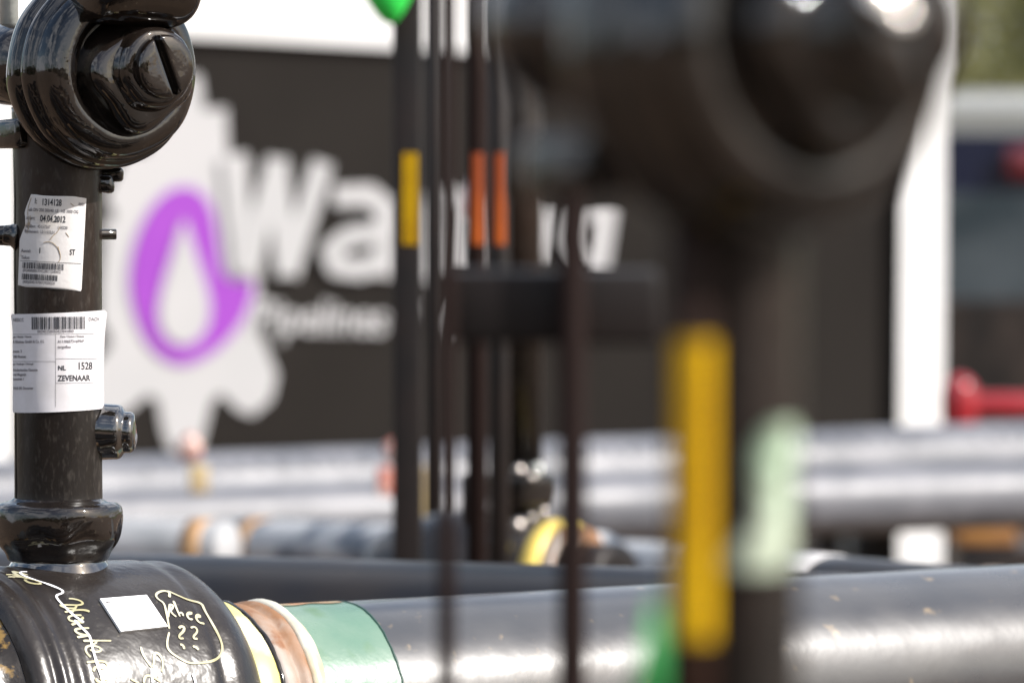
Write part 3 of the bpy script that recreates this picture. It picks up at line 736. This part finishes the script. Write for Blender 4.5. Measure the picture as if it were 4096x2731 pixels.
obj('rod', cyl((P(1880, 900, 8.9).x, P(1880, 900, 8.9).y + .002, 0), P(1880, 900, 8.9) + Vector((0, .002, .005)), .003, 12), M['dark'], stk)

# ------------------------------------------------------------------ 4. pipes lying behind
def long_pipe(name, x0, y0, d0, x1, y1, d1, r, m, label, ext0=0, ext1=0, group='pipes lying across the yard', bands=()):
    """x,y = pixel of the top edge at each end, d = depth"""
    a = P(x0, y0, d0) - Vector((0, 0, r)); b = P(x1, y1, d1) - Vector((0, 0, r)); dr = (b - a).normalized()
    A = a - dr * ext0; B = b + dr * ext1; L = (B - A).length
    root = empty(name, (A.x, A.y, A.z - r), label, 'pipe', group)
    prof = [(0, r * .05), (0, r * .97), (.004, r)] + [(L * i / 12, r) for i in range(1, 12)] + [(L - .004, r), (L, r * .97), (L, r * .05)]
    obj('pipe_wall', lathe(prof, A, dr, 64, it=0), m, root)
    for (px, wd, mm_, nm, th) in bands:
        k = (px - x0) / (x1 - x0); t = (b - a).length * k * (d0 / (d0 * k + d1 * (1 - k))) + ext0
        obj(nm, lathe([(t, r * .9), (t, r + th), (t + wd, r + th), (t + wd, r * .9)], A, dr, 64, it=0), mm_, root)
    return A, B, dr
e = 1.6
long_pipe('steel_pipe', 430, 2208, 6.9, 2600, 2268, 6.55, .115, M['pipe2'], 'dark navy black pipe lying just behind the green banded pipe', 1.6, .25)
long_pipe('steel_pipe', 3150, 2207, 7.4, 4096, 2282, 7.1, .09, M['pipe2'], 'dark pipe at lower right with a white wrapped end', 0, 1.2,
          bands=((3165, .075, M['sign'], 'white_wrap', .002), (3950, .16, mat('tan_tape', (.60, .42, .28), .5), 'tan_tape', .003)))
long_pipe('steel_pipe', 2360, 2152, 9.2, 2720, 2172, 9.0, .045, M['greyd'], 'short scuffed pale pipe right of the valve with the yellow ring', 0, .25, bands=((2362, .04, M['tan'], 'tan_tape', .002),))
_r1 = long_pipe('steel_pipe', 480, 1822, 10.6, 4096, 1686, 11.6, .075, M['grey'], 'pale grey pipe, farthest and highest of the light ones', 1.6, 1.5)
A_, B_, d_r = _r1; r1root = [o for o in sc.collection.objects if o.get('label', '').startswith('pale grey pipe, farthest')][0]
rn = random.Random(11); gs = []; L_ = (B_ - A_).length; t = 1.2
_, uu, vv_ = frame(d_r)
side = Vector((d_r.y, -d_r.x, 0)).normalized(); upn = Vector((0, 0, 1))
while t < L_ - 1.2:
    wd = rn.uniform(.008, .03)
    V = [A_ + d_r * tt + (side * math.cos(math.radians(a)) + upn * math.sin(math.radians(a))) * .0757 for tt in (t, t + wd) for a in (34, 42, 50)]
    gs.append((V, [(0, 1, 4, 3), (1, 2, 5, 4)])); t += wd + rn.uniform(.012, .03) + (.12 if rn.random() < .12 else 0)
obj('stencil_marks', merge(*gs), mat('stencil_grey', (.05, .055, .065), .5), r1root)['kind'] = 'stuff'
long_pipe('steel_pipe', 480, 1952, 10.3, 4096, 1842, 11.2, .066, M['grey'], 'pale grey pipe just in front of the highest light one', 1.6, 1.5)
long_pipe('steel_pipe', 350, 2072, 8.9, 915, 2080, 8.8, .045, M['whitish'], 'whitish pipe end with an orange brown tape at lower left', 1.2, 0, bands=((772, .032, M['tan'], 'tan_tape', .002),))
long_pipe('steel_pipe', 925, 2072, 9.3, 1560, 2095, 9.0, .045, M['greyd'], 'scuffed grey blue pipe with a brown taped end behind the square post', 0, .5, bands=((1010, .036, M['tan'], 'tan_tape', .002),))
for (x, d, top, lab) in ((-2.35, 10.6, .84, 'timber trestle under the left ends of the pale pipes'), (2.3, 11.2, .87, 'timber trestle under the right ends of the pale pipes')):
    trestle('timber_trestle', (x, d), 1.1, top, lab, math.pi / 2)
# ratchet strap ends lying on the pale pipes
def buckle(px, py, d, m, label, sgn=1):
    o = empty('strap_buckle', P(px, py, d), label, 'buckle', 'strap buckles on the pale pipes')
    obj('grip', lump(lathe([(0, .003), (.004, .016), (.022, .024), (.045, .018), (.052, .004)], P(px, py + 70, d), (.1 * sgn, 0, 1), 24, it=2), .01, 22, px), m, o)
    obj('strap_end', box(P(px + 45 * sgn, py + 135, d - .04), .035, .012, .05, .3, .004), M['beige'] if sgn > 0 else m, o)
buckle(750, 1782, 10.1, M['pinkred'], 'red and white strap buckle on the pale pipes below the gear logo')
buckle(1592, 1790, 10.2, M['pinkred'], 'red and white strap buckle half hidden by the square post', -1)

# ------------------------------------------------------------------ 5. container with the sign
DC = 14.0
cont = empty('site_container', P(1800, 2300, DC), 'dark sided site container with white frame, gear and purple drop logo and white lettering', 'container')
roll = math.radians(1.6)
def Q(px, py, dd=0.0):
    """point on the container's front plane (depth grows a little to the right)"""
    d = DC + (px - 1800) * .00018 + dd
    return P(px, py, d)
def slab(pts, d0, d1):
    a = [Q(x, y, d0) for x, y in pts]; b = [Q(x, y, d1) for x, y in pts]; k = len(pts)
    return a + b, [tuple(range(k)), tuple(range(2 * k - 1, k - 1, -1))] + [(i, (i + 1) % k, (i + 1) % k + k, i + k) for i in range(k)]
# wall
obj('side_panel', slab([(-60, 110), (3620, 290), (3590, 1960), (-60, 1960)], .03, 2.2), M['panel'], cont, False)
obj('top_rail', slab([(-260, -420), (3790, -200), (3790, 300), (1560, 192), (800, 152), (-260, 90)], 0, 2.25), M['white'], cont, False)
obj('corner_post', slab([(3618, -200), (3784, -200), (3762, 2950), (3588, 2950)], -.01, .16), M['white'], cont, False)
obj('corner_post', slab([(-230, -400), (62, -400), (48, 2950), (-230, 2950)], -.01, .16), M['white'], cont, False)
obj('bottom_rail', slab([(48, 1950), (3590, 1960), (3590, 2020), (48, 2010)], .0, 2.2), M['panel'], cont, False)
# logo
def flat(pts, dd, th=.004): return slab(pts, dd, dd + th)
gear = [(812, 395), (815, 440), (905, 432), (912, 620), (990, 612), (1000, 800), (1085, 900), (1040, 1100), (1030, 1300), (1070, 1400), (1109, 1500), (1085, 1600), (1010, 1662), (950, 1640), (886, 1575),
        (850, 1600), (820, 1720), (800, 1800), (680, 1800), (650, 1720), (630, 1600), (590, 1580), (520, 1640), (440, 1690), (360, 1640), (350, 1500), (440, 1380), (430, 1330), (400, 1280), (400, 1150), (420, 950), (400, 900), (455, 880), (450, 830), (420, 800),
        (500, 620), (590, 610), (600, 440), (690, 432), (700, 300), (800, 300)]
obj('gear_logo', flat(gear, .018), M['sign'], cont, False)
ringo = chaikin([(735, 742), (800, 760), (850, 830), (870, 930), (880, 1050), (900, 1115), (960, 1130), (1022, 1120), (1000, 1220), (950, 1320), (860, 1410), (734, 1470), (640, 1430), (573, 1350), (530, 1230), (515, 1110), (540, 960), (600, 830), (670, 760)], 2, True)
inn = chaikin([(738, 875), (752, 910), (790, 1030), (834, 1160), (846, 1260), (815, 1345), (738, 1392), (660, 1350), (630, 1270), (646, 1160), (690, 1020), (722, 910)], 2, True)
obj('purple_drop_ring', flat(ringo, .013), M['purple'], cont, False)
obj('white_drop', flat(inn, .008), M['sign'], cont, False)
def stroke(pts, wd, dd=.016):
    gs = []
    for a, b in zip(pts, pts[1:]):
        dx, dy = b[0] - a[0], b[1] - a[1]; L = math.hypot(dx, dy); nx, ny = -dy / L * wd / 2, dx / L * wd / 2; ex, ey = dx / L * wd * .2, dy / L * wd * .2
        dd += .0007
        gs.append(flat([(a[0] - ex + nx, a[1] - ey + ny), (b[0] + ex + nx, b[1] + ey + ny), (b[0] + ex - nx, b[1] + ey - ny), (a[0] - ex - nx, a[1] - ey - ny)], dd - .01, .006))
    return merge(*gs)
letters = [stroke([(935, 650), (975, 1080)], 92), stroke([(985, 1080), (1110, 655)], 90, .0135), stroke([(1105, 655), (1150, 1085)], 92, .015), stroke([(1155, 1085), (1285, 665)], 86, .0165)]
letters.append(stroke([(1350, 785), (1480, 780), (1545, 835), (1530, 1090)], 82))
letters.append(stroke([(1530, 930), (1400, 945), (1325, 1000), (1345, 1065), (1440, 1078), (1535, 1040)], 78, .012))
letters.append(stroke([(1725, 800), (1720, 1110)], 62)); letters.append(stroke([(1725, 795), (1800, 775), (1822, 830), (1805, 1080)], 52, .012)); letters.append(stroke([(1812, 800), (1880, 785), (1902, 850), (1875, 1085)], 56, .014))
letters.append(stroke([(1985, 810), (1975, 1085)], 60))
letters.append(stroke([(2125, 810), (2150, 1060)], 52)); letters.append(stroke([(2160, 1060), (2212, 815)], 50, .012))
letters.append(stroke([(2435, 850), (2310, 850), (2280, 960), (2330, 1050), (2400, 1040)], 58)); letters.append(stroke([(2428, 830), (2385, 1105)], 84, .0135))
obj('lettering', merge(*letters), M['sign'], cont, False)
def sign_text(s, x, y, size, rot, xs, bold, sh):
    g = text_geo(s, size, bold=bold, shear=sh, xs=xs); c, sn = math.cos(rot), math.sin(rot)
    return [Q(x + v.x * c + v.y * sn, y + v.x * sn - v.y * c, .012) for v in g[0]], g[1]
obj('small_lettering', sign_text('Pipelines', 1008, 1322, 178, math.radians(1.2), .86, 4, .15), M['sign'], cont, False)
obj('small_lettering', sign_text('W', 1700, 1340, 190, math.radians(1.2), .6, 3, .1), M['sign'], cont, False)

# ------------------------------------------------------------------ 6. right side: red coupling, board, car
rc = empty('tow_bar', P(3840, 1720, 12.5), 'glossy red bar with a rounded red end right of the white corner post', 'tow bar')
obj('ball_end', lathe([(0, .004), (.004, .028), (.03, .040), (.09, .041), (.12, .03), (.13, .004)], P(3835, 1735, 12.4), (0, 0, 1), 32, it=2), M['red'], rc)
obj('bar', cyl(P(3860, 1622, 12.5), P(4700, 1630, 12.7), mm(52, 12.5), 24, bev=.004), M['red'], rc)
obj('stand', cyl(P(4500, 1640, 12.6), Vector((P(4500, 1640, 12.6).x, P(4500, 1640, 12.6).y, 0)), .03, 16), M['dark'], rc)
tag(obj('timber_beam', box(P(3925, 2110, 13.2), .14, .3, .055, .0, .004), M['orangewood'], origin=P(3960, 2110, 13.2)), 'orange brown board lying low right of the white corner post', 'board')
bb = P(3960, 2110, 13.2)
tag(obj('dark_crate', box((bb.x + .03, bb.y + .05, (bb.z - .03) / 2), .22, .4, bb.z - .032, 0, .01), M['dark'], origin=(bb.x, bb.y, 0)), 'dark crate under the orange brown board', 'crate')
# parked car, seen from behind its left corner
cx, cy = P(4480, 900, 17.6).x, 18.6
car = empty('parked_car', (cx, cy, 0), 'navy car with a pale roof and red tail lamp at the right edge', 'car')
hw = .80
def sect(y, pts): return [Vector((cx + x, cy + y, z)) for x, z in pts]
def loft(rings):
    n = len(rings[0]); V = [v for r in rings for v in r]; Fc = []
    for i in range(len(rings) - 1):
        for k in range(n): Fc.append((i * n + k, i * n + (k + 1) % n, (i + 1) * n + (k + 1) % n, (i + 1) * n + k))
    Fc.append(tuple(range(n))); Fc.append(tuple(range((len(rings) - 1) * n, len(rings) * n))); return V, Fc
def ring8(y, z0, z1, w_): return sect(y, [(-w_ * .97, z0), (-w_, z0 + .05), (-w_, z1 - .05), (-w_ * .97, z1), (w_ * .97, z1), (w_, z1 - .05), (w_, z0 + .05), (w_ * .97, z0)])
obj('body', loft([ring8(-1.08, .38, .98, .70), ring8(-1.0, .26, 1.01, .78), ring8(2.6, .26, 1.02, .80), ring8(3.2, .35, .95, .72)]), M['dark'], car, False)
obj('windows', loft([sect(y, [(-w0, .99), (-w1, 1.32), (w1, 1.32), (w0, .99)]) for y, w0, w1 in ((-1.05, .74, .70), (-.98, .775, .765), (2.0, .775, .765), (2.5, .72, .62))]), M['glass'], car, False)
obj('upper_body', loft([ring8(-1.03, 1.30, 1.50, .74), ring8(-.93, 1.30, 1.51, .78), ring8(1.9, 1.30, 1.51, .77), ring8(2.1, 1.305, 1.49, .6)]), M['navy'], car, False)
obj('roof', loft([sect(y, [(-w_, 1.49), (-w_ * .985, z - .05), (-w_ * .9, z), (w_ * .9, z), (w_ * .985, z - .05), (w_, 1.49)]) for y, z, w_ in ((-.98, 1.58, .72), (-.88, 1.63, .785), (1.8, 1.64, .775), (2.05, 1.55, .6))]), M['carwhite'], car, False)
for sx_ in (-1, 1):
    for yy in (-.35, 2.0):
        wh = obj('wheel', lathe([(0, .15), (0, .26), (.02, .30), (.16, .30), (.18, .26), (.18, .15)], (cx + sx_ * .80 - (.0 if sx_ < 0 else .18), cy + yy, .30), (1, 0, 0), 32, it=1), M['tyre'], car)
        obj('rim', lathe([(0, .02), (0, .17), (.03, .18)], (cx + sx_ * .81, cy + yy, .30), (-sx_, 0, 0), 24, it=0), M['steel'], wh)
    obj('tail_lamp', box((cx + sx_ * .29, cy - 1.02, 1.41), .14, .10, .10, 0, .02), M['lamp'], car)
obj('rear_bumper', box((cx, cy - 1.08, .42), 1.55, .14, .18, 0, .04), M['dark'], car)

# galvanised post behind the sharp valve
gb = P(36, 205, 5.62)
obj('galvanised_tube', lathe([(0, mm(38, 5.6)), (.3, mm(38, 5.6))], gb, (0, 0, 1), 32, it=0), M['steel'], valve)

# ------------------------------------------------------------------ 7. bushes on the far field
def bush(name, x, y, r, h, label, n, sd):
    rnd = random.Random(sd); root = empty(name, (x, y, 0), label, 'bush', 'bushes on the far field')
    V, Fc = [], []
    cl = [(rnd.uniform(-.6, .6) * r, rnd.uniform(-.6, .6) * r, rnd.uniform(.12, .85) * h, rnd.uniform(.3, .5) * r) for _ in range(26)]
    for i in range(n):
        c = rnd.choice(cl); d = Vector((rnd.gauss(0, 1), rnd.gauss(0, 1), rnd.gauss(0, 1))).normalized() * c[3] * rnd.uniform(.6, 1.05)
        p = Vector((x + c[0] + d.x, y + c[1] + d.y, max(.05, c[2] + d.z))); s_ = rnd.uniform(.05, .11)
        a = Vector((rnd.gauss(0, 1), rnd.gauss(0, 1), rnd.gauss(0, 1))).normalized(); b = a.orthogonal().normalized(); k = len(V)
        V += [p - a * s_, p + b * s_ * .6, p + a * s_, p - b * s_ * .6]; Fc.append((k, k + 1, k + 2, k + 3))
    obj('foliage', (V, Fc), M['leaf'], root, False)
    obj('stem', cyl((x, y, -.02), (x, y, h * .6), .06, 8, .03), M['bark'], root)
bush('bush', 6.2, 52, 2.0, 4.6, 'olive green bush beyond the pale roof at the upper right, nearer one', 9000, 1)
bush('bush', 3.9, 60, 2.6, 4.4, 'dull brown green bush beyond the white corner post, farther one', 9000, 2)
bush('bush', 9.0, 66, 3.2, 5.2, 'tall bush farthest right beyond the parked car', 9000, 3)

# unseen wood and pipes, added to put dark reflections in the glossy coating
rnd = random.Random(5); V, Fc = [], []
for i in range(9000):
    ax_ = rnd.uniform(-1, 1) ; x = ax_ * 60; h = 6 + 2.5 * noise.noise(Vector((x * .15, 0, 0)))
    p = Vector((x, -34 - abs(rnd.gauss(0, 2)), rnd.uniform(0, 1) * h)); s_ = rnd.uniform(.3, .7)
    a = Vector((rnd.gauss(0, 1), rnd.gauss(0, 1), rnd.gauss(0, 1))).normalized(); b = a.orthogonal().normalized(); k = len(V)
    V += [p - a * s_, p + b * s_ * .7, p + a * s_, p - b * s_ * .7]; Fc.append((k, k + 1, k + 2, k + 3))
tag(obj('reflection_wood', (V, Fc), M['leaf'], None, False), 'unseen wood added behind the camera for its dark reflection', 'wood', kind='stuff')

for i, (yy, zz_, rr_p) in enumerate(((3.5, .55, .11), (3.95, .5, .13), (4.4, .5, .11), (4.75, .4, .16), (2.0, .4, .14))):
    r = empty('reflection_pipe', (-2.2, yy, zz_ - rr_p), 'unseen dark pipe added below the frame for its reflection in the valves', 'pipe', 'unseen pipes added for reflections')
    obj('pipe_wall', lathe([(0, rr_p), (2.5, rr_p), (5, rr_p)], (-2.6, yy, zz_), (1, .05 * (i % 3 - 1), 0), 40, it=0), M['pipe2'], r)  # out of view, added to darken what the coating mirrors
